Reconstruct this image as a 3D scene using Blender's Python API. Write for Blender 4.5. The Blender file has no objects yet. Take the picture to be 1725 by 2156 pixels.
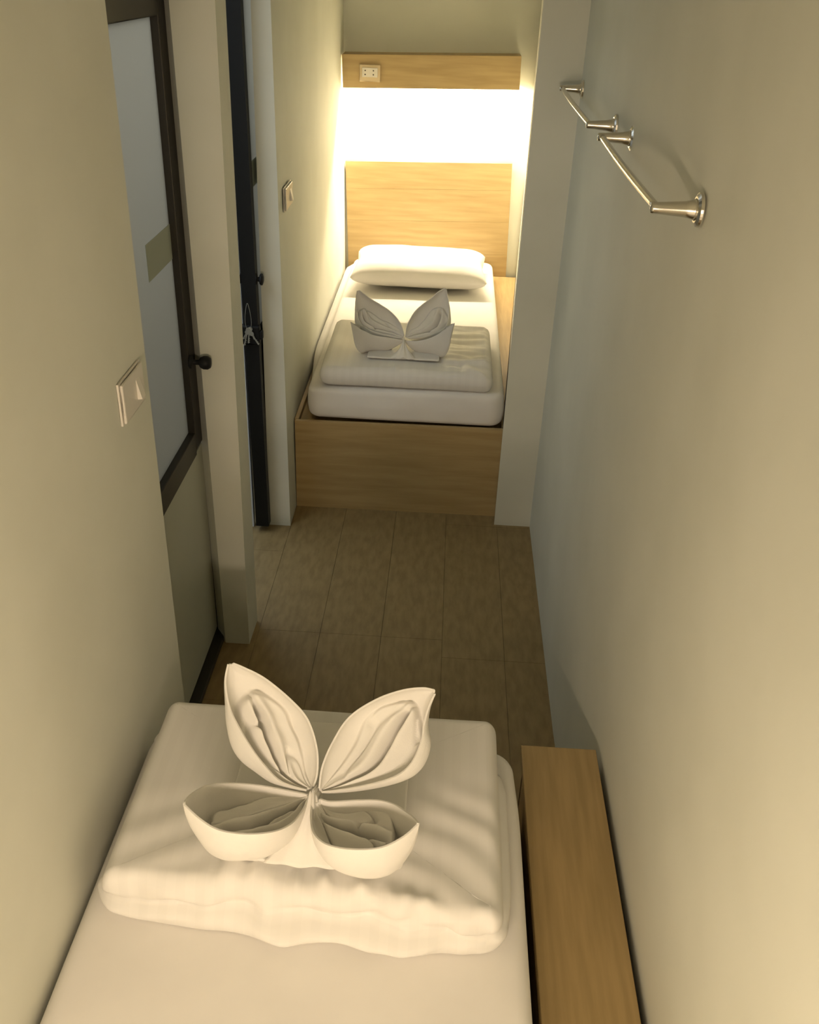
import bpy, bmesh, math, random
from mathutils import Vector, Matrix, noise
random.seed(4)
C = bpy.context.scene.collection
S = bpy.context.scene

# ------------------------------------------------------------------ camera
cam = bpy.data.cameras.new('camera'); camo = bpy.data.objects.new('camera', cam); C.objects.link(camo)
R_ = Vector((0.99810064, 0.05030024, 0.03556689)); U_ = Vector((-0.05618359, 0.50642437, 0.86045207)); F_ = Vector((-0.025269, 0.86081603, -0.50828854))
M = Matrix((R_, U_, -F_)).transposed().to_4x4(); M.translation = (0.6213, 0, 2.1547)
camo.matrix_world = M
cam.sensor_fit = 'HORIZONTAL'; cam.sensor_width = 36; cam.lens = 1981.06 / 1725 * 36
cam.clip_start = .02
S.camera = camo

# ------------------------------------------------------------------ world, exposure
w = bpy.data.worlds.new('world'); S.world = w; w.use_nodes = True
w.node_tree.nodes['Background'].inputs[0].default_value = (.8, .9, 1, 1)
w.node_tree.nodes['Background'].inputs[1].default_value = .05
S.view_settings.view_transform = 'Standard'; S.view_settings.look = 'None'
S.view_settings.gamma = 1; S.view_settings.exposure = 0.10
S.view_settings.use_curve_mapping = False

WARM = (1.0, .83, .61)
NEARC = (1.0, .79, .59)
COOL = (.82, .92, 1.0)
FAR_W, NEAR_W, HALL_W = 36.0, 20.0, 17.0

def area(name, loc, rot, sx, sy, power, col, parent=None):
    l = bpy.data.lights.new(name, 'AREA'); l.shape = 'RECTANGLE'; l.size = sx; l.size_y = sy; l.energy = power; l.color = col
    o = bpy.data.objects.new(name, l); C.objects.link(o); o.location = loc; o.rotation_euler = rot
    if parent: o.parent = parent
    return o

area('hall_ceiling_light', (-.75, 3.0, 2.36), (0, 0, 0), .5, 2.6, HALL_W, COOL)

# ------------------------------------------------------------------ materials
def mat(name, col, rough=.6, metal=0, spec=.4):
    m = bpy.data.materials.new(name); m.use_nodes = True
    b = m.node_tree.nodes['Principled BSDF']
    b.inputs['Base Color'].default_value = (*col, 1); b.inputs['Roughness'].default_value = rough
    b.inputs['Metallic'].default_value = metal; b.inputs['Specular IOR Level'].default_value = spec
    return m
def nodes(m): return m.node_tree.nodes, m.node_tree.links, m.node_tree.nodes['Principled BSDF']
def add_noise(m, c1, c2, scale, stretch=(1, 1, 1), bump=0, bscale=None, detail=4, lo=.35, hi=.65, bd=.001):
    n, l, b = nodes(m)
    tc = n.new('ShaderNodeTexCoord'); mp = n.new('ShaderNodeMapping'); mp.inputs['Scale'].default_value = stretch
    l.new(tc.outputs['Object'], mp.inputs['Vector'])
    nt = n.new('ShaderNodeTexNoise'); nt.inputs['Scale'].default_value = scale; nt.inputs['Detail'].default_value = detail
    l.new(mp.outputs[0], nt.inputs['Vector'])
    cr = n.new('ShaderNodeValToRGB'); cr.color_ramp.elements[0].color = (*c1, 1); cr.color_ramp.elements[1].color = (*c2, 1)
    cr.color_ramp.elements[0].position = lo; cr.color_ramp.elements[1].position = hi
    l.new(nt.outputs['Fac'], cr.inputs[0]); l.new(cr.outputs[0], b.inputs['Base Color'])
    if bump:
        nb = n.new('ShaderNodeTexNoise'); nb.inputs['Scale'].default_value = bscale or scale; nb.inputs['Detail'].default_value = 3
        l.new(mp.outputs[0], nb.inputs['Vector'])
        bp = n.new('ShaderNodeBump'); bp.inputs['Strength'].default_value = bump; bp.inputs['Distance'].default_value = bd
        l.new(nb.outputs['Fac'], bp.inputs['Height']); l.new(bp.outputs[0], b.inputs['Normal'])
    return m
plaster = add_noise(mat('wall_paint', (.7, .68, .58), .7, spec=.25), (.68, .685, .59), (.73, .735, .64), 3, bump=.15, bscale=60)
plaster_cool = add_noise(mat('hall_paint', (.8, .8, .8), .7), (.78, .79, .8), (.82, .83, .84), 3)
wood_x = add_noise(mat('oak_laminate_across', (.6, .4, .2), .45), (.40, .285, .125), (.475, .35, .165), 9, (.35, 4, 4.2), bump=.05, bscale=40)
wood_y = add_noise(mat('oak_laminate_along', (.6, .4, .2), .5), (.32, .225, .095), (.39, .275, .12), 12, (5, .4, 5), bump=.05, bscale=40)
floor_m = add_noise(mat('vinyl_floor', (.3, .2, .1), .5), (.25, .175, .075), (.33, .235, .105), 14, (3, .9, 1), bump=.1, bscale=30)
joint_m = mat('floor_joint', (.17, .12, .055), .8)
cotton = add_noise(mat('white_cotton', (.86, .84, .78), .85, spec=.15), (.80, .775, .735), (.84, .815, .77), 6, bump=.12, bscale=500, bd=.0004)
towel_m = add_noise(mat('white_towelling', (.86, .84, .78), .95, spec=.1), (.81, .79, .735), (.85, .83, .775), 10, bump=.35, bscale=420, bd=.0008)
def satin():
    m = mat('striped_satin_cotton', (.86, .84, .78), .7, spec=.2); n, l, b = nodes(m)
    tc = n.new('ShaderNodeTexCoord'); wv = n.new('ShaderNodeTexWave'); wv.bands_direction = 'X'; wv.inputs['Scale'].default_value = 9
    wv.inputs['Distortion'].default_value = 0
    l.new(tc.outputs['Object'], wv.inputs['Vector'])
    cr = n.new('ShaderNodeValToRGB'); cr.color_ramp.elements[0].position = .48; cr.color_ramp.elements[1].position = .52
    cr.color_ramp.elements[0].color = (.80, .78, .735, 1); cr.color_ramp.elements[1].color = (.815, .795, .75, 1)
    l.new(wv.outputs['Fac'], cr.inputs[0]); l.new(cr.outputs[0], b.inputs['Base Color'])
    return m
duvet_m = satin()
dark_metal = mat('dark_bronze_aluminium', (.035, .03, .022), .4, .2)
black_m = mat('black_plastic', (.012, .012, .012), .45, spec=.2)
chrome = mat('brushed_chrome', (.72, .69, .62), .22, 1)
steel = mat('key_steel', (.6, .6, .58), .3, 1)
plastic = mat('ivory_plastic', (.74, .70, .62), .3)
hole_m = mat('socket_hole', (.05, .04, .03), .6)
panel_m = add_noise(mat('door_panel_paint', (.55, .55, .45), .5), (.52, .53, .43), (.56, .57, .47), 3)
def glass():
    m = bpy.data.materials.new('frosted_glass'); m.use_nodes = True; n = m.node_tree.nodes; l = m.node_tree.links
    n.remove(n['Principled BSDF']); o = n['Material Output']
    tl = n.new('ShaderNodeBsdfTranslucent'); tl.inputs[0].default_value = (.64, .60, .53, 1)
    df = n.new('ShaderNodeBsdfPrincipled'); df.inputs['Base Color'].default_value = (.5, .55, .56, 1); df.inputs['Roughness'].default_value = .35
    mx = n.new('ShaderNodeMixShader'); mx.inputs[0].default_value = .3
    l.new(tl.outputs[0], mx.inputs[1]); l.new(df.outputs[0], mx.inputs[2]); l.new(mx.outputs[0], o.inputs[0])
    return m
glass_m = glass()
film_m = mat('greenish_film', (.42, .46, .38), .6)
def emis(name, col, s):
    m = mat(name, col); n, l, b = nodes(m); b.inputs['Emission Color'].default_value = (*col, 1); b.inputs['Emission Strength'].default_value = s; return m
tube_m = emis('lamp_tube_glow', WARM, 6)

# ------------------------------------------------------------------ helpers
def link(name, me, m, parent=None, kind=None, smooth=False):
    o = bpy.data.objects.new(name, me); C.objects.link(o)
    if m: me.materials.append(m)
    if parent: o.parent = parent
    if kind: o['kind'] = kind
    if smooth:
        for p in me.polygons: p.use_smooth = True
    return o
def obj(name, bm, m, parent=None, kind=None, smooth=False):
    me = bpy.data.meshes.new(name); bmesh.ops.recalc_face_normals(bm, faces=bm.faces); bm.to_mesh(me); bm.free()
    return link(name, me, m, parent, kind, smooth)
def thing(name, label, cat, loc=(0, 0, 0), group=None):
    o = bpy.data.objects.new(name, None); C.objects.link(o); o.empty_display_size = .05
    o.matrix_world = Matrix.Translation(loc); o['label'] = label; o['category'] = cat
    if group: o['group'] = group
    return o
def put(o, parent):            # keep world placement when parenting to a located Empty
    o.parent = parent; o.matrix_parent_inverse = Matrix.Translation(-parent.location); return o
def box(x0, x1, y0, y1, z0, z1, bevel=0, bm=None, seg=2):
    own = bmesh.new() 
    vs = [own.verts.new((x, y, z)) for z in (z0, z1) for y in (y0, y1) for x in (x0, x1)]
    for f in ((0, 1, 3, 2), (4, 5, 7, 6), (0, 1, 5, 4), (2, 3, 7, 6), (0, 2, 6, 4), (1, 3, 7, 5)): own.faces.new([vs[i] for i in f])
    if bevel: bmesh.ops.bevel(own, geom=own.edges[:], offset=bevel, segments=seg, affect='EDGES', profile=.5)
    if bm is None: return own
    me = bpy.data.meshes.new('t'); own.to_mesh(me); own.free(); bm.from_mesh(me); bpy.data.meshes.remove(me); return bm
def hexa(pts, bm=None):        # 8 corners: bottom 4 (ccw), top 4
    bm = bm or bmesh.new(); v = [bm.verts.new(p) for p in pts]
    for f in ((0, 1, 2, 3), (7, 6, 5, 4), (0, 4, 5, 1), (1, 5, 6, 2), (2, 6, 7, 3), (3, 7, 4, 0)): bm.faces.new([v[i] for i in f])
    return bm
def lathe(prof, c, axis='Z', n=32, bm=None):   # prof: (radius, height)
    bm = bm or bmesh.new(); rings = []
    for r, h in prof:
        ring = []
        for i in range(n):
            a = 2 * math.pi * i / n; p = (r * math.cos(a), r * math.sin(a), h)
            if axis == 'X': p = (p[2], p[0], p[1])
            elif axis == 'Y': p = (p[0], p[2], p[1])
            ring.append(bm.verts.new((c[0] + p[0], c[1] + p[1], c[2] + p[2])))
        rings.append(ring)
    for a, b in zip(rings, rings[1:]):
        for i in range(n): bm.faces.new((a[i], a[(i + 1) % n], b[(i + 1) % n], b[i]))
    bm.faces.new(rings[0]); bm.faces.new(rings[-1][::-1]); return bm
def tube(pts, r, n=12, bm=None, closed=False):
    bm = bm or bmesh.new(); pts = [Vector(p) for p in pts]; rings = []
    N = len(pts)
    for i, p in enumerate(pts):
        d = (pts[(i + 1) % N] - pts[i - 1]) if closed else (pts[min(i + 1, N - 1)] - pts[max(i - 1, 0)])
        d.normalize(); up = Vector((0, 0, 1)) if abs(d.z) < .9 else Vector((1, 0, 0))
        a = d.cross(up).normalized(); b = d.cross(a)
        rr = r[i] if isinstance(r, (list, tuple)) else r
        rings.append([bm.verts.new(p + (a * math.cos(2 * math.pi * k / n) + b * math.sin(2 * math.pi * k / n)) * rr) for k in range(n)])
    pairs = list(zip(rings, rings[1:])) + ([(rings[-1], rings[0])] if closed else [])
    for A, B in pairs:
        for k in range(n): bm.faces.new((A[k], A[(k + 1) % n], B[(k + 1) % n], B[k]))
    if not closed: bm.faces.new(rings[0]); bm.faces.new(rings[-1][::-1])
    return bm
def grid_mesh(rows, bm=None):
    bm = bm or bmesh.new(); V = [[bm.verts.new(p) for p in r] for r in rows]
    for a, b in zip(V, V[1:]):
        for i in range(len(a) - 1): bm.faces.new((a[i], a[i + 1], b[i + 1], b[i]))
    return bm
def nz(x, y, z=0): return noise.noise(Vector((x, y, z)))
def sm(a, b, x):
    t = min(1, max(0, (x - a) / (b - a))); return t * t * (3 - 2 * t)

# ------------------------------------------------------------------ the setting
H = 2.5
# floor: a dark joint bed with separate vinyl planks on it
fl = obj('floor', box(-1.6, 1.3, -.7, 6.1, -.06, -.0035), joint_m, kind='structure')
xs = [-.13 - .9, -.445, -.22, .005, .23, .455, .68, .905, 1.12]
xs = [-1.12, -.895, -.67, -.445, -.22, .005, .23, .455, .68, .905, 1.13]
k = 0
for i, (a, b) in enumerate(zip(xs, xs[1:])):
    off = 2.74 if b <= .69 else 2.64
    if a < 0: off = [2.35, 3.0][i % 2]
    cuts = [.9, off - .9, off, off + .92, 4.6]
    for y0, y1 in zip(cuts, cuts[1:]):
        bm = box(a + .0006, b - .0006, y0 + .0006, y1 - .0006, -.0035, 0)
        obj('plank', bm, floor_m, fl)
obj('ceiling', box(-1.6, 1.3, -.7, 6.1, H, H + .05), plaster, kind='structure')

# right wall, very slightly bowed outwards beside the near bed
def prism(pts, z0, z1):
    bm = bmesh.new(); a = [bm.verts.new((x, y, z0)) for x, y in pts]; b = [bm.verts.new((x, y, z1)) for x, y in pts]
    bm.faces.new(a); bm.faces.new(b[::-1])
    for i in range(len(pts)): j = (i + 1) % len(pts); bm.faces.new((a[i], a[j], b[j], b[i]))
    return bm
obj('wall_right', prism([(1.062, -.7), (1.062, 1.6), (1.05, 2.3), (1.05, 3.58), (1.25, 3.58), (1.25, -.7)], 0, H), plaster, kind='structure')
# right side of the far niche: its front edge leans very slightly
def lerp_prism(p0, p1, z0, z1): return hexa([(*p, z0) for p in p0] + [(*p, z1) for p in p1])
obj('wall_niche_right', lerp_prism([(.893, 3.58), (1.25, 3.58), (1.25, 5.8), (1.052, 5.8)], [(.893, 3.58), (1.25, 3.58), (1.25, 5.8), (1.052, 5.8)], 0, H), plaster, kind='structure')
obj('wall_back', box(-.2, 1.25, 5.8, 5.95, 0, H), plaster, kind='structure')
obj('wall_niche_left', hexa([(-.088, 3.474, 0), (.003, 3.474, 0), (-.005, 5.8, 0), (-.2, 5.8, 0), (-.066, 3.474, H), (-.006, 3.474, H), (-.03, 5.8, H), (-.2, 5.8, H)]), plaster, kind='structure')
obj('wall_left', box(-.12, 0, -.7, 1.836, 0, H), plaster, kind='structure')
obj('wall_pillar', hexa([(-.1, 2.65, 0), (-.014, 2.65, 0), (-.012, 2.79, 0), (-.2, 2.79, 0), (-.116, 2.65, H), (.008, 2.65, H), (0, 2.8, H), (-.2, 2.8, H)]), plaster, kind='structure')
obj('wall_head', box(-.12, 1.25, -.75, -.6, 0, H), plaster, kind='structure')
obj('trim_1', box(-.2, -.0, 2.79, 3.474, 2.22, H), plaster, kind='structure')       # wall above the second doorway
obj('trim_2', box(-.2, -.12, 1.836, 2.65, 2.12, H), plaster, kind='structure')      # wall above the first door
obj('trim_3', box(-.2, -.115, 1.836, 1.95, 0, 2.12), plaster, kind='structure')
obj('trim_4', box(-.19, -.152, 3.45, 3.48, 0, 2.22), plaster_cool, kind='structure')    # jamb of the door pocket
obj('wall_hall', box(-1.5, -1.15, .6, 4.6, 0, H), plaster_cool, kind='structure')
obj('wall_hall_end', box(-1.5, -.2, 4.5, 4.6, 0, H), plaster_cool, kind='structure')
obj('wall_hall_start', box(-1.5, -.2, .5, .6, 0, H), plaster_cool, kind='structure')

# ------------------------------------------------------------------ door 1 (closed, seen in the left wall)
d1 = bpy.data.objects.new('door_1', None); C.objects.link(d1); d1['kind'] = 'structure'
X0, X1 = -.175, -.14
def fr(name, x0, x1, y0, y1, z0, z1, m=dark_metal, bv=.003): return obj(name, box(x0, x1, y0, y1, z0, z1, bv), m, d1)
fr('stile', X0, X1 + .006, 2.618, 2.702, .79, 2.10)
fr('stile', X0, X1 + .006, 1.95, 2.03, .79, 2.10)
fr('top_rail', X0, X1 + .006, 2.03, 2.618, 2.005, 2.10)
fr('bottom_rail', X0, X1 + .006, 2.03, 2.618, .775, .85)
obj('lower_panel', box(X0, X1, 1.95, 2.702, .03, .775, .002), panel_m, d1)
p = obj('glass_pane', box(-.162, -.156, 2.02, 2.63, .84, 2.02), glass_m, d1)
obj('film_strip', box(-.1555, -.1545, 2.39, 2.62, 1.395, 1.492), film_m, p)
fr('jamb', -.2, -.128, 2.704, 2.788, 0, 2.13, black_m)
fr('lintel', -.2, -.125, 1.95, 2.706, 2.105, 2.13)
fr('threshold', -.2, -.108, 1.95, 2.706, 0, .02)
kb = obj('door_knob', lathe([(.004, -.135), (.019, -.133), (.02, -.127), (.008, -.124), (.008, -.105), (.016, -.1), (.0205, -.09), (.0205, -.078), (.015, -.07), (.002, -.068)], (0, 2.622, 1.085), 'X', 24), black_m, d1, smooth=True)

# ------------------------------------------------------------------ door 2 (leaf seen edge-on beside the far niche)
d2 = bpy.data.objects.new('door_2', None); C.objects.link(d2); d2['kind'] = 'structure'
LX0, LX1 = -.142, -.089
obj('stile', hexa([(LX0 + .008, 3.41, .03), (LX1 + .010, 3.41, .03), (LX1 + .010, 3.455, .03), (LX0 + .008, 3.455, .03), (LX0 - .004, 3.41, 2.18), (LX1 - .003, 3.41, 2.18), (LX1 - .003, 3.455, 2.18), (LX0 - .004, 3.455, 2.18)]), black_m, d2)
obj('stile', box(LX0, LX1, 4.08, 4.15, .03, 2.18, .003), black_m, d2)
obj('top_rail', box(LX0, LX1, 3.455, 4.08, 2.06, 2.18, .003), black_m, d2)
obj('middle_rail', box(LX0, LX1, 3.455, 4.08, .8, .9, .003), black_m, d2)
obj('lower_panel', box(LX0 + .006, LX1 - .006, 3.455, 4.08, .03, .8), dark_metal, d2)
p2 = obj('glass_pane', box(LX1 - .012, LX1 - .004, 3.455, 4.08, .9, 2.06), glass_m, d2)
obj('film_strip', box(LX1 - .0035, LX1 - .0025, 3.46, 3.75, 1.42, 1.51), film_m, p2)
kn = [(.004, -.0), (.02, .001), (.021, .007), (.009, .010), (.009, .022), (.018, .026), (.022, .034), (.021, .044), (.012, .05), (.002, .051)]
obj('door_knob', lathe([(r, h * .55) for r, h in kn], (LX1 + .003, 3.425, 1.10), 'X', 24), black_m, d2, smooth=True)
obj('door_knob', lathe([(r * .9, -h * .35) for r, h in kn], (LX0, 3.425, 1.10), 'X', 24), black_m, d2, smooth=True)
lk = obj('lock_case', box(LX0 - .014, LX1 + .012, 3.398, 3.43, .85, .925, .006), black_m, d2)
obj('lock_lever', box(LX1 + .006, LX1 + .022, 3.402, 3.425, .872, .905, .004), black_m, lk)

# keys hanging from the lock by a long wire loop
ky = thing('key_bunch', 'bunch of small metal keys on a long wire loop hanging at the dark door edge', 'keys', (-.115, 3.39, .93))
loop = []
for i in range(28):
    a = 2 * math.pi * i / 28; s = math.sin(a)
    wdt = .006 + .010 * (1 - (math.cos(a) + 1) / 2)
    loop.append((-.117 + wdt * s, 3.392 - .001 * math.cos(a), .965 + .052 * math.cos(a)))
put(obj('key_loop', tube(loop, .0011, 6, closed=True), steel), ky)
def key(x, z, ang, L=.042):
    bm = bmesh.new()
    lathe([(.001, -.001), (.009, -.001), (.009, .001), (.001, .001)], (0, 0, 0), 'Y', 16, bm)
    box(-.0025, .0025, -.0009, .0009, -L, -.007, 0, bm)
    for t in (.6, .75, .9): box(.002, .005, -.0009, .0009, -L * t - .002, -L * t + .001, 0, bm)
    bmesh.ops.rotate(bm, verts=bm.verts, matrix=Matrix.Rotation(ang, 3, 'Y')); bmesh.ops.translate(bm, verts=bm.verts, vec=(x, 3.388 - random.random() * .006, z))
    put(obj('key', bm, steel), ky)
key(-.118, .915, .5); key(-.110, .918, -.35); key(-.114, .912, .1, .05); key(-.122, .905, .25, .055); key(-.106, .90, -.55, .05)

# ------------------------------------------------------------------ beds
def wood_panel(name, b, m, parent, bevel=.0015): return put(obj(name, box(*b, bevel), m), parent)
fb = thing('bed_frame', 'light oak box bed base filling the lit niche at the far end', 'bed frame', (.45, 4.7, 0))
put(obj('front_panel', hexa([(.004, 3.648, 0), (.898, 3.654, 0), (.898, 3.672, 0), (.004, 3.666, 0), (.006, 3.648, .423), (.899, 3.654, .428), (.899, 3.672, .428), (.006, 3.666, .423)]), wood_x), fb)
put(obj('side_rail', box(.002, .02, 3.668, 5.765, 0, .424, .001), wood_y), fb)
put(obj('deck', box(.02, .90, 3.674, 5.765, .36, .40), wood_y), fb)
put(obj('side_ledge', hexa([(.895, 3.676, .41), (.897, 3.676, .41), (1.047, 5.768, .45), (.9, 5.768, .45), (.895, 3.676, .43), (.897, 3.676, .43), (1.047, 5.768, .47), (.9, 5.768, .47)]), wood_y), fb)

nb = thing('bed_frame', 'near oak bed base with a wide side board along the right wall', 'bed frame', (.5, .5, 0))
wood_panel('side_board', (.865, 1.046, -.58, 1.690, .50, .52), wood_y, nb)
wood_panel('board_support', (.875, .893, -.58, 1.68, 0, .50), wood_y, nb)
wood_panel('foot_panel', (.01, .86, 1.575, 1.593, 0, .43), wood_x, nb)
wood_panel('board_end', (.875, 1.046, 1.665, 1.683, 0, .50), wood_x, nb)
wood_panel('deck', (.01, .86, -.58, 1.575, .40, .43), wood_x, nb)

def slab(name, outline, prof, top_rings, disp, m, cx, cy):
    """closed soft slab. outline: list of (x,y); prof: list of (inset, z) from bottom up; top filled by rings towards the centre line"""
    bm = bmesh.new(); rings = []; N = len(outline)
    nrm = []
    for i in range(N):
        a = Vector((*outline[i - 1], 0)); b = Vector((*outline[(i + 1) % N], 0)); d = (b - a).normalized(); nrm.append(Vector((d.y, -d.x, 0)))
    zb = prof[0][1]; rr = []
    for t in (0.02, .5): rr.append([(cx + (x - cx) * t, cy + (y - cy) * t, zb) for x, y in outline])
    for ins, z in prof: rr.append([(x - nrm[i].x * ins, y - nrm[i].y * ins, z) for i, (x, y) in enumerate(outline)])
    last = rr[-1]; zt = prof[-1][1]
    for k in range(1, top_rings + 1):
        t = 1 - k / (top_rings + .0) * .985
        rr.append([(cx + (p[0] - cx) * t, cy + (p[1] - cy) * t, zt) for p in last])
    for r in rr: rings.append([bm.verts.new(disp(Vector(p))) for p in r])
    for a, b in zip(rings, rings[1:]):
        for i in range(N): bm.faces.new((a[i], a[(i + 1) % N], b[(i + 1) % N], b[i]))
    bm.faces.new(rings[0][::-1]); bm.faces.new(rings[-1])
    return obj(name, bm, m, smooth=True)
def rrect(x0, x1, y0, y1, r, n=10, side=60):
    pts = []
    for cx, cy, a0 in ((x1 - r, y0 + r, -90), (x1 - r, y1 - r, 0), (x0 + r, y1 - r, 90), (x0 + r, y0 + r, 180)):
        for i in range(n): a = math.radians(a0 + 90 * i / (n - 1)); pts.append((cx + r * math.cos(a), cy + r * math.sin(a)))
    out = []
    for i in range(len(pts)):
        a = pts[i]; b = pts[(i + 1) % len(pts)]; d = math.dist(a, b)
        k = max(1, int(d / .008))
        for j in range(k): out.append((a[0] + (b[0] - a[0]) * j / k, a[1] + (b[1] - a[1]) * j / k))
    return out
def fillet(z0, z1, r, n=6, bulge=0):
    P = []
    for i in range(n): a = math.pi / 2 * i / (n - 1); P.append((r - r * math.sin(a), z0 + r - r * math.cos(a)))
    for i in range(1, 6): P.append((-bulge * math.sin(math.pi * i / 6), z0 + r + (z1 - z0 - 2 * r) * i / 6))
    for i in range(n): a = math.pi / 2 * i / (n - 1); P.append((r - r * math.cos(a), z1 - r + r * math.sin(a)))
    return P

# far mattress
def dm(p):
    t = (p.y - 3.67) / 2.05
    q = Vector(p)
    if p.z > .5: q.z += .012 * sm(.5, .57, p.z) * (p.x - .45) - .004 * abs(nz(p.x * 5, p.y * 5, 1))
    q.y += .003 * nz(p.x * 9, p.z * 20, 4) if p.y < 3.75 else 0
    if p.x < .15: q.x -= .046 * (1 - sm(.50, .545, p.z)) * sm(3.72, 4.4, p.y)
    return q
fm = slab('mattress', rrect(.055, .896, 3.676, 5.72, .06), fillet(.424, .568, .028, bulge=.004), 40, dm, cotton, .475, 4.7)
fm['label'] = 'thin white sheeted mattress in the lit far niche, with a squared front edge'; fm['category'] = 'mattress'
def dm2(p):
    q = Vector(p); q.z -= .004 * abs(nz(p.x * 4, p.y * 4, 2)) * sm(.55, .62, p.z)
    q.x -= .01 * sm(1.35, 1.6, p.y) * sm(.7, .83, p.x)
    return q
nm = slab('mattress', rrect(.012, .84, -.57, 1.575, .055), fillet(.43, .62, .03), 40, dm2, cotton, .42, .5)
nm['label'] = 'near white sheeted mattress filling the bottom of the photo'; nm['category'] = 'mattress'

# near duvet, folded into a thick rectangle
def prof_layers(z0, z1, fr_, r):
    P = []; zs = [z0] + [z0 + (z1 - z0) * f for f in fr_] + [z1]
    for k, (a, b) in enumerate(zip(zs, zs[1:])):
        n = 9
        for i in range(n):
            t = i / (n - 1); bul = math.sqrt(max(0, 1 - (2 * t - 1) ** 2))
            rr = r[k][0]; P.append((r[k][1] + rr * (1 - bul), a + (b - a) * t))
    P = [q for i, q in enumerate(P) if i == 0 or abs(q[1] - P[i - 1][1]) > 1e-5]
    return P
def prof_soft(z0, z1):
    P = []
    # lower layer
    for i in range(9): t = i / 8; P.append((.014 * (2 * t - 1) ** 2 - .0, z0 + (z1 - z0) * .48 * t))
    for i in range(1, 14):
        t = i / 13; h = (z1 - z0) * .52; r = .028
        if t < .3: P.append((.012 - .010 * math.sin(t / .3 * math.pi / 2), z0 + (z1 - z0) * .48 + h * t))
        else:
            s = (t - .3) / .7; P.append((.002 + r * (1 - math.cos(s * math.pi / 2)), z0 + (z1 - z0) * .48 + h * (.3 + .7 * math.sin(s * math.pi / 2))))
    return P
def dd(p):
    q = Vector(p); z0, z1 = .62, .73; h = (p.z - z0) / (z1 - z0)
    front = 1 - sm(1.05, 1.20, p.y); side = sm(.62, .78, p.x)
    # lower layers reach farther towards the camera, with a wavy hem
    low = 1 - sm(.25, .62, h)
    if p.y < 1.3:
        k = (1 - sm(1.03, 1.3, p.y))
        q.y -= k * low * (.018 + .022 * sm(.1, .6, p.x) * (1 - sm(.7, .8, p.x)) + .020 * nz(p.x * 9, 0, 3))
        q.y -= k * (.045 * sm(.3, .8, p.x) - .0) * sm(.0, 1, h) * .8
        q.y += .018 * front * nz(p.x * 12, p.z * 18, 2) * (1 - abs(2 * h - 1)) * 2; q.y += .010 * front * nz(p.x * 26, p.z * 45, 6) * (1 - abs(2 * h - 1))
        if p.x < .2: q.x += low * k * .0 ; q.y += low * k * .03 * (1 - sm(.06, .19, p.x))
    q.z += .014 * front * nz(p.x * 5, 2, 4) * max(0, 1 - abs(2 * h - 1) * 1.2)
    q.y -= .016 * front * max(0, nz(p.x * 18, p.z * 9, 12)) * sm(.3, .8, h)
    # side: lower layer wider
    q.x += side * (1 - sm(.3, .6, h)) * .02 * sm(1.0, 1.2, p.y) * (1 - sm(1.4, 1.5, p.y))
    if p.x < .12: q.x -= .022 * (1 - sm(.3, .7, h)) * (math.exp(-((p.y - 1.50) / .03) ** 2) + math.exp(-((p.y - 1.13) / .03) ** 2))
    # back edge of lower layer shorter
    if p.y > 1.45: q.y -= (1 - sm(.35, .6, h)) * .03 * sm(.5, .8, p.x)
    if h > .8:
        a = (h - .8) / .2
        q.z += a * .006 * nz(p.x * 3.5, p.y * 3.5, 7)
        # ruffles pushing up along the front edge
        rf = math.exp(-((p.y - (1.115 - .05 * sm(.3, .8, p.x))) / .035) ** 2)
        q.z += a * rf * .032 * max(0, nz(p.x * 32, p.y * 4, 9) + .1) * sm(.2, .35, p.x)
        # long diagonal creases running out to the front right corner
        g = sm(.5, .62, p.x) * (1 - sm(1.28, 1.42, p.y)) * sm(1.06, 1.12, p.y)
        d = (p.y - 1.05) + .75 * (p.x - .55)
        q.z += a * g * .0022 * math.sin(d * 60 + 4.5 * nz(p.x * 5, p.y * 5, 1))
        g2 = (1 - sm(.22, .34, p.x)) * (1 - sm(1.22, 1.34, p.y)) * sm(1.08, 1.13, p.y)
        q.z += a * g2 * .0018 * math.sin((p.y * .9 - .45 * p.x) * 75 + 2 * nz(p.x * 5, p.y * 5, 5))
    # crumples of the folded hems at the front right
    c = sm(.62, .74, p.x) * front * (1 - abs(2 * h - .9))
    q.y += .016 * c * nz(p.x * 30, p.z * 40, 5); q.z += .006 * c * nz(p.x * 28, p.z * 30, 8)
    return q
nd = slab('duvet', rrect(.058, .788, 1.075, 1.560, .03), prof_soft(.62, .73), 60, dd, duvet_m, .42, 1.32)
nd['label'] = 'large white duvet folded into a thick rectangle on the near bed'; nd['category'] = 'duvet'

# far duvet
def df(p):
    q = Vector(p); z0, z1 = .568, .66; h = (p.z - z0) / (z1 - z0)
    front = 1 - sm(3.72, 3.95, p.y)
    q.y += .012 * front * nz(p.x * 4, 1, 3)
    if h > .7:
        a = (h - .7) / .3
        q.z += a * .008 * nz(p.x * 6, p.y * 6, 3)
        g = sm(.6, .68, p.x); q.z += a * g * .017 * nz(p.x * 6, p.y * 22, 4)
        g = math.exp(-((p.x - .45) / .08) ** 2) * math.exp(-((p.y - 3.72) / .03) ** 2); q.z += a * g * .012 * nz(p.x * 50, p.y * 10, 2)
        g = sm(.66, .74, p.x) * (1 - sm(3.85, 3.95, p.y)); q.z += a * g * .022 * nz(p.x * 18, p.y * 20, 6)
    q.z += .018 * (1 - sm(3.7, 3.9, p.y)) * -.3 * (h > .5)
    return q
fd = slab('duvet', rrect(.105, .842, 3.69, 4.31, .04), prof_layers(.5685, .66, [], [(.03, 0)]), 50, df, duvet_m, .47, 4.0)
fd['label'] = 'white duvet folded small on the far bed in front of the pillow'; fd['category'] = 'duvet'

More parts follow.
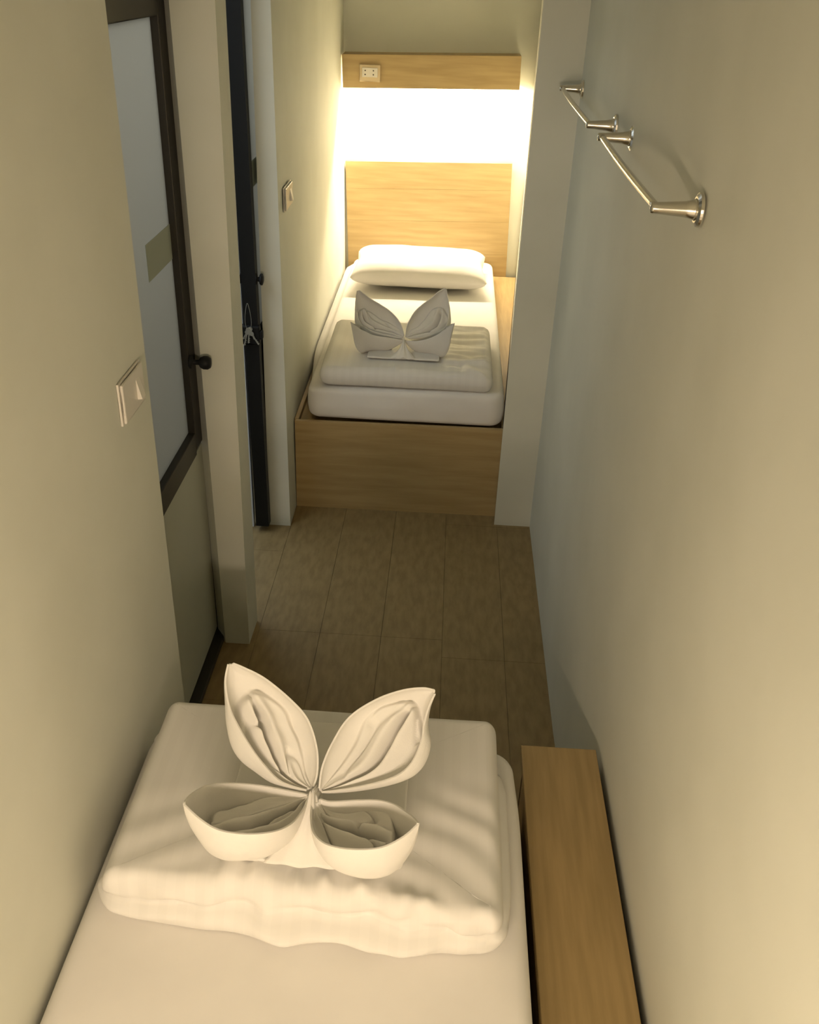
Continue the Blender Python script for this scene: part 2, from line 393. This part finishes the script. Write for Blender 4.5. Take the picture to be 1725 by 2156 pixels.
# pillow on the far bed
def pillow():
    bm = bmesh.new(); x0, x1, y0, y1, zc = .10, .84, 5.00, 5.50, .655; nx, ny = 70, 46
    for s in (1, -1):
        rows = []
        for j in range(ny + 1):
            row = []; v = j / ny
            for i in range(nx + 1):
                u = i / nx; ex = 1 - (2 * u - 1) ** 6; ey = 1 - (2 * v - 1) ** 4
                hgt = .078 * (max(0, ex) ** .5) * (max(0, ey) ** .5) if s > 0 else .068 * (max(0, ex) ** .4) * (max(0, ey) ** .4)
                pin = .02 * (abs(2 * u - 1) ** 2) * (1 - abs(2 * v - 1)) * (1 if u > .5 else -1)
                x = x0 + (x1 - x0) * u - pin; y = y0 + (y1 - y0) * v + .015 * (1 - abs(2 * u - 1) ** 2) * (-1 if v < .5 else 1) * abs(2 * v - 1) * -.5
                wr = .006 * nz(u * 7, v * 9, 5) * ex * ey
                z = zc + s * hgt + wr + .02 * (v - .5) * 2 * .2
                z = max(z, .574)
                row.append((x, y, z))
            rows.append(row)
        grid_mesh(rows, bm)
    bmesh.ops.remove_doubles(bm, verts=bm.verts, dist=.0006)
    return obj('pillow', bm, cotton, smooth=True)
pw = pillow(); pw['label'] = 'puffy white pillow against the wooden headboard of the far bed'; pw['category'] = 'pillow'

# ------------------------------------------------------------------ towel butterflies
WINGS = {
    'near_UL': ([(0.418,1.216,0.833),(0.372,1.220,0.847),(0.341,1.234,0.869),(0.317,1.249,0.891),(0.291,1.269,0.920),(0.267,1.293,0.952),(0.255,1.321,0.987),(0.257,1.343,1.012)],
        [(0.430,1.222,0.838),(0.435,1.238,0.856),(0.431,1.266,0.889),(0.411,1.297,0.928),(0.378,1.316,0.957),(0.327,1.335,0.989),(0.286,1.343,1.006),(0.266,1.345,1.013)]),
    'near_UR': ([(0.441,1.219,0.837),(0.444,1.244,0.867),(0.460,1.272,0.902),(0.488,1.300,0.940),(0.535,1.318,0.970),(0.582,1.326,0.989),(0.619,1.327,0.997),(0.639,1.324,0.997)],
        [(0.446,1.214,0.833),(0.509,1.217,0.848),(0.574,1.225,0.870),(0.606,1.240,0.893),(0.623,1.266,0.926),(0.626,1.285,0.949),(0.633,1.304,0.973),(0.643,1.319,0.992)]),
    'near_LL': ([(0.419,1.210,0.830),(0.379,1.212,0.835),(0.327,1.215,0.840),(0.269,1.207,0.848),(0.243,1.190,0.858),(0.232,1.165,0.872),(0.227,1.135,0.890),(0.230,1.098,0.915)],
        [(0.423,1.201,0.830),(0.418,1.161,0.840),(0.405,1.118,0.855),(0.379,1.088,0.868),(0.336,1.070,0.880),(0.294,1.064,0.893),(0.261,1.074,0.905),(0.231,1.093,0.915)]),
    'near_LR': ([(0.446,1.201,0.830),(0.467,1.192,0.835),(0.511,1.194,0.840),(0.550,1.190,0.848),(0.579,1.175,0.858),(0.600,1.149,0.872),(0.616,1.120,0.890),(0.625,1.086,0.915)],
        [(0.432,1.185,0.830),(0.436,1.147,0.840),(0.447,1.104,0.855),(0.471,1.071,0.868),(0.513,1.053,0.880),(0.565,1.049,0.893),(0.602,1.064,0.905),(0.625,1.084,0.915)]),
    'far_UL': ([(0.446,3.884,0.732),(0.401,3.885,0.742),(0.347,3.884,0.750),(0.295,3.888,0.765),(0.259,3.902,0.788),(0.243,3.932,0.826),(0.235,3.966,0.867),(0.237,3.992,0.897)],
        [(0.452,3.895,0.743),(0.441,3.916,0.769),(0.421,3.935,0.796),(0.386,3.954,0.824),(0.345,3.966,0.846),(0.303,3.976,0.866),(0.270,3.987,0.885),(0.245,3.994,0.899)]),
    'far_UR': ([(0.458,3.891,0.738),(0.460,3.915,0.766),(0.470,3.935,0.792),(0.493,3.962,0.827),(0.524,3.980,0.854),(0.559,3.995,0.879),(0.589,4.012,0.904),(0.617,4.020,0.918)],
        [(0.471,3.884,0.733),(0.524,3.883,0.742),(0.581,3.887,0.757),(0.623,3.898,0.779),(0.637,3.922,0.809),(0.639,3.952,0.844),(0.634,3.982,0.878),(0.623,4.016,0.916)]),
    'far_LL': ([(0.451,3.880,0.725),(0.386,3.928,0.719),(0.326,3.955,0.720),(0.292,3.952,0.737),(0.269,3.920,0.759),(0.253,3.868,0.788),(0.243,3.798,0.815),(0.237,3.734,0.845)],
        [(0.451,3.880,0.725),(0.386,3.858,0.740),(0.326,3.835,0.756),(0.292,3.812,0.779),(0.269,3.790,0.798),(0.253,3.768,0.818),(0.243,3.748,0.830),(0.237,3.730,0.846)]),
    'far_LR': ([(0.457,3.880,0.723),(0.509,3.928,0.711),(0.556,3.955,0.717),(0.594,3.952,0.738),(0.623,3.920,0.772),(0.644,3.868,0.804),(0.655,3.798,0.837),(0.664,3.734,0.862)],
        [(0.457,3.880,0.723),(0.509,3.858,0.732),(0.556,3.835,0.753),(0.594,3.812,0.780),(0.623,3.790,0.811),(0.644,3.768,0.834),(0.655,3.748,0.852),(0.664,3.730,0.863)]),
}
def cr(P, t):
    n = len(P) - 1; f = t * n; i = min(int(f), n - 1); f -= i
    g = lambda k: Vector(P[max(0, min(n, k))])
    a, b, c, d = g(i - 1), g(i), g(i + 1), g(i + 2)
    return .5 * ((2 * b) + (c - a) * f + (2 * a - 5 * b + 4 * c - d) * f * f + (3 * b - a - 3 * c + d) * f ** 3)
def wing(name, A, B, hfun, root, folds=1., qw=.29, sc=1., seed=0, m=towel_m, thick=.0035):
    NU, NV = 44, 26
    def P(u, s):
        a, b = cr(A, u), cr(B, u); hA, hB = hfun(u, a, b)
        return (1 - s) ** 3 * a + 3 * s * (1 - s) ** 2 * (a + hA) + 3 * s * s * (1 - s) * (b + hB) + s ** 3 * b
    rows = []
    for i in range(NU + 1):
        u = i / NU; row = []
        for j in range(NV + 1):
            s = j / NV; p = P(u, s)
            e = math.sin(math.pi * s)
            p += Vector((nz(u * 6, s * 4, seed), nz(u * 6, s * 4, seed + 9), nz(u * 6, s * 4, seed + 5))) * .003 * e * sc
            row.append(p)
        rows.append(row)
    hull = obj('wing', grid_mesh(rows), m, smooth=True)
    md = hull.modifiers.new('cloth', 'SOLIDIFY'); md.thickness = thick; md.offset = 0
    md = hull.modifiers.new('soft', 'BEVEL'); md.width = thick * .35; md.segments = 2; md.limit_method = 'ANGLE'; md.angle_limit = 1.0
    put(hull, root)
    # double rolled hem just inside each rim
    bm = bmesh.new()
    for E, o in ((A, .045), (B, .955)):
        pts = [P(.04 + .94 * i / 40, o) for i in range(41)]
        tube(pts, .0019 * sc, 6, bm)
    h = obj('hem', bm, m, smooth=True); h.parent = hull
    # gathered inner fold: two soft lips with a slit between them
    rows = []; NU2, NV2 = 70, 110
    for i in range(NU2 + 1):
        u = .02 + .95 * i / NU2; row = []
        f = sm(.03, .22, u) * (1 - sm(.66, .80, u))
        s0 = .5 + .07 * math.sin(5 * u + seed) ; f2 = sm(.0, .1, u) * (1 - sm(.72, .84, u))
        for j in range(NV2 + 1):
            t = j / NV2; s = .05 + .90 * t
            q = (s - s0) / qw; dq = math.sqrt(q * q + (max(0, u - .50) / .24) ** 2)
            wob = .10 * nz(u * 6, s * 5, seed + 4)
            plat = 1 - sm(.78 + wob, 1.0 + wob, dq)
            slit = math.exp(-((s - s0 - .012 * nz(u * 12, 0, seed)) / .028) ** 2) * (1 - sm(.60, .68, u))
            lip = math.exp(-((abs(q) - .2) / .24) ** 2)
            fr_ = .94 - folds * plat * (.30 + .27 * lip) + .75 * slit * plat
            cre = abs(nz(u * 2.2, s * 4.5, seed + 2)); fr_ += .16 * plat * (math.exp(-(cre / .05) ** 2) - .15)
            fr_ += .03 * nz(u * 9, s * 12, seed) * plat
            fr_ = min(.96, max(.15, fr_))
            a, b = cr(A, u), cr(B, u); hA, hB = hfun(u, a, b)
            lin = (1 - s) ** 3 * a + 3 * s * (1 - s) ** 2 * a + 3 * s * s * (1 - s) * b + s ** 3 * b
            dep = 3 * s * (1 - s) ** 2 * hA + 3 * s * s * (1 - s) * hB
            row.append(lin + dep * fr_)
        rows.append(row)
    inn = obj('inner_fold', grid_mesh(rows), m, smooth=True); inn.parent = hull
    return hull

def butterfly(label, tag, K, zb, sc, loc):
    root = thing('towel_butterfly', label, 'folded towel', loc)
    def upper(sgn):
        n = Vector((-.12 * sgn, .72, -.66)).normalized()
        def f(u, a, b):
            d = .062 * sc * (math.sin(math.pi * min(1, u * .97 + .02)) ** .8)
            w = (a - b); wl = w.length; w = w / wl if wl > 1e-6 else Vector()
            o = (.115 if sgn > 0 else .085) * sc * math.sin(math.pi * u) ** .8 * sm(0, .55, 1 - u) if u < .999 else 0
            ia, ib = (1, .1) if sgn > 0 else (.1, 1)
            return n * d * 1.33 + w * o * ia, n * d * 1.33 - w * o * ib
        return f
    def lower(u, a, b):
        mid = (a + b) / 2; env = (math.sin(math.pi * min(1, u ** .88)) ** .72 if u < 1 else 0) if tag == 'near' else (sm(0, .20, u) ** .5 * sm(0, .50, 1 - u) ** .75)
        d = max(0, (mid.z - zb)) * env * 1.42
        inn = Vector((0, .006 * sc, 0)) * env
        return Vector((0, -.00, -d)), Vector((0, 0, -d)) + inn
    for nm_, fn, s_ in (('UL', upper(1), 1), ('UR', upper(-1), 2), ('LL', lower, 3), ('LR', lower, 4)):
        A, B = WINGS[tag + '_' + nm_]
        wing(nm_, A, B, fn, root, folds=1.0 if s_ < 3 else 1.1, qw=.29 if s_ < 3 else .40, sc=sc, seed=s_ * 3.7 + (0 if tag == 'near' else 11))
    return root

nt = butterfly('large towel butterfly with four open wings on the near duvet', 'near', (.429, 1.215, .83), .7525, 1., (.43, 1.2, .735))
ft = butterfly('small towel butterfly standing on the far folded duvet', 'far', (.455, 3.88, .725), .668, .85, (.455, 3.85, .665))

def body(root, K, foot, back, w0, w1, seed):
    """gathered strip that runs over the knot and spreads down to the foot between the lower wings"""
    K = Vector(K); rows = []
    for i in range(31):
        t = i / 30
        if t < .3: c = Vector(back).lerp(K, sm(0, .3, t)); w = w0 * .8
        else:
            s = (t - .3) / .7; c = K.lerp(Vector(foot), s); c.z = K.z + (foot[2] - K.z) * (s ** 1.15); w = w0 + (w1 - w0) * s ** 1.5
        row = []
        for j in range(25):
            v = j / 24 * 2 - 1
            dz = .008 * (1 - v * v) + .005 * math.sin(v * 9 + seed) * (1 - v * v)
            s_ = sm(.3, 1, t)
            row.append((c.x + v * w, c.y + .0 - .012 * (1 - v * v) * s_, c.z + dz * (1 - .4 * s_) - abs(v) ** 2 * .015 * (1 - s_ * .7)))
        rows.append(row)
    b = obj('body', grid_mesh(rows), towel_m, smooth=True); md = b.modifiers.new('cloth', 'SOLIDIFY'); md.thickness = .004
    put(b, root)
body(nt, (.431, 1.205, .838), (.437, 1.118, .755), (.436, 1.235, .822), .011, .085, .4)
body(ft, (.453, 3.865, .728), (.455, 3.80, .672), (.453, 3.885, .725), .008, .06, 1.4)
def base(root, out, z0, z1):
    b = slab('base_fold', out, fillet(z0, z1, (z1 - z0) * .4, 4), 12, lambda p: Vector((p.x + .003 * nz(p.x * 9, p.y * 9, 3), p.y, p.z + .002 * nz(p.x * 12, p.y * 12, 1))), towel_m, sum(p[0] for p in out) / len(out), sum(p[1] for p in out) / len(out))
    put(b, root)
base(nt, rrect(.262, .602, 1.130, 1.487, .012), .7355, .7485)
base(ft, rrect(.30, .61, 3.80, 4.0, .012), .665, .673)

# ------------------------------------------------------------------ headboard, shelf box with lamp and socket
def tilt(o, px, pz, ang):
    for v in o.data.vertices:
        x, z = v.co.x - px, v.co.z - pz
        v.co.x = px + x * math.cos(ang) - z * math.sin(ang); v.co.z = pz + x * math.sin(ang) + z * math.cos(ang)
T = .030
hb = thing('headboard', 'flat light oak headboard panel behind the far pillow', 'headboard', (.48, 5.78, .8))
hz = [.30, .575, .77, .955, 1.108]
for a, b in zip(hz, hz[1:]):
    o = obj('board', box(-.008, .967, 5.772, 5.795, a + .0002, b - .0002, .0006), wood_x); tilt(o, -.008, 1.108, T); put(o, hb)
sh = thing('light_shelf', 'oak box shelf high on the back wall with warm light glowing under it', 'shelf', (.48, 5.7, 1.6))
for nm_, b_ in (('fascia', (-.012, .961, 5.64, 5.658, 1.516, 1.684)), ('shelf_top', (-.012, .961, 5.658, 5.795, 1.666, 1.684)), ('end_panel', (.943, .961, 5.658, 5.795, 1.53, 1.666))):
    o = obj(nm_, box(*b_, .0012), wood_x); tilt(o, -.01, 1.6, T); put(o, sh)
lt = obj('lamp_tube', tube([(.04, 5.74, 1.60), (.9, 5.74, 1.628)], .008, 12), tube_m); put(lt, sh)
area('far_shelf_light', (.47, 5.735, 1.585), (math.radians(6), -T, 0), .86, .03, FAR_W, WARM)
# socket on the fascia
so = thing('wall_socket', 'cream double power socket on the oak shelf front', 'socket', (.14, 5.636, 1.6))
bm = box(.083, .197, 5.628, 5.640, 1.553, 1.640, .004)
put(obj('face_plate', bm, mat('beige_plate', (.62, .50, .31), .35)), so)
pm = put(obj('socket_module', box(.098, .183, 5.624, 5.630, 1.577, 1.624, .0015), plastic), so)
for cx in (.115, .160):
    for cz in (1.590, 1.610):
        h_ = obj('pin_hole', lathe([(.0001, 0), (.0038, 0), (.0038, .0015), (.0001, .0015)], (cx, 5.6228, cz), 'Y', 14), hole_m, pm); h_.matrix_parent_inverse = pm.matrix_parent_inverse.copy(); h_.parent = pm; h_.matrix_parent_inverse = Matrix.Identity(4)

# near shelf, behind the photographer, with its own lamp
ns = thing('light_shelf', 'matching oak shelf with a warm lamp over the head of the near bed', 'shelf', (.5, -.55, 1.6))
for nm_, b_ in (('fascia', (.01, .95, -.478, -.46, 1.50, 1.67)), ('shelf_top', (.01, .95, -.595, -.478, 1.652, 1.67))):
    put(obj(nm_, box(*b_, .0012), wood_x), ns)
put(obj('lamp_tube', tube([(.05, -.54, 1.6), (.91, -.54, 1.6)], .008, 12), tube_m), ns)
area('near_shelf_light', (.44, -.52, 1.462), (math.radians(86), 0, 0), .74, .06, NEAR_W, NEARC)

# ------------------------------------------------------------------ light switches
def switch(label, y0, y1, z0, z1, rk):
    t = thing('light_switch', label, 'switch', (0, (y0 + y1) / 2, (z0 + z1) / 2))
    put(obj('back_plate', box(.0005, .005, y0, y1, z0, z1, .001), plastic), t)
    put(obj('face_plate', box(.0052, .0115, y0 + .004, y1 - .004, z0 + .003, z1 - .003, .003), plastic), t)
    a, b = rk
    bm = hexa([(.010, a, z0 + .022), (.010, b, z0 + .022), (.010, b, z1 - .022), (.010, a, z1 - .022), (.021, a, z0 + .024), (.021, b, z0 + .024), (.012, b, z1 - .024), (.012, a, z1 - .024)])
    put(obj('rocker', bm, plastic), t)
    return t
switch('ivory rocker light switch on the near left wall', 1.645, 1.782, 1.340, 1.428, (1.728, 1.750))
switch('small ivory light switch on the left wall of the far niche', 3.565, 3.725, 1.315, 1.402, (3.66, 3.685))

# ------------------------------------------------------------------ towel bars on the right wall
def towel_bar(label, y0, y1, z, xw):
    t = thing('towel_bar', label, 'towel bar', (xw, (y0 + y1) / 2, z), 'chrome towel bars')
    xb = .98
    pts = []
    for i in range(25):
        s = i / 24; pts.append((xb - .004 * math.sin(math.pi * s), y0 + (y1 - y0) * s, z))
    put(obj('bar', tube(pts, .0074, 16), chrome, smooth=True), t)
    for yy in (y0, y1):
        bm = lathe([(.001, xb - xw - .012), (.0088, xb - xw - .010), (.0096, xb - xw - .006), (.0105, xb - xw + .01), (.0135, -.028), (.016, -.014), (.020, -.008), (.001, -.007)], (xw, yy, z), 'X', 28)
        put(obj('post', bm, chrome, smooth=True), t)
        bm = lathe([(.001, -.0095), (.022, -.0095), (.0285, -.006), (.0295, -.002), (.0295, -.0003), (.001, -.0003)], (xw, yy, z), 'X', 32)
        put(obj('flange', bm, chrome), t)
towel_bar('chrome towel bar on the right wall, nearer the camera', 1.70, 2.455, 1.793, 1.056)
towel_bar('chrome towel bar on the right wall, nearer the far niche', 2.70, 3.515, 1.786, 1.05)
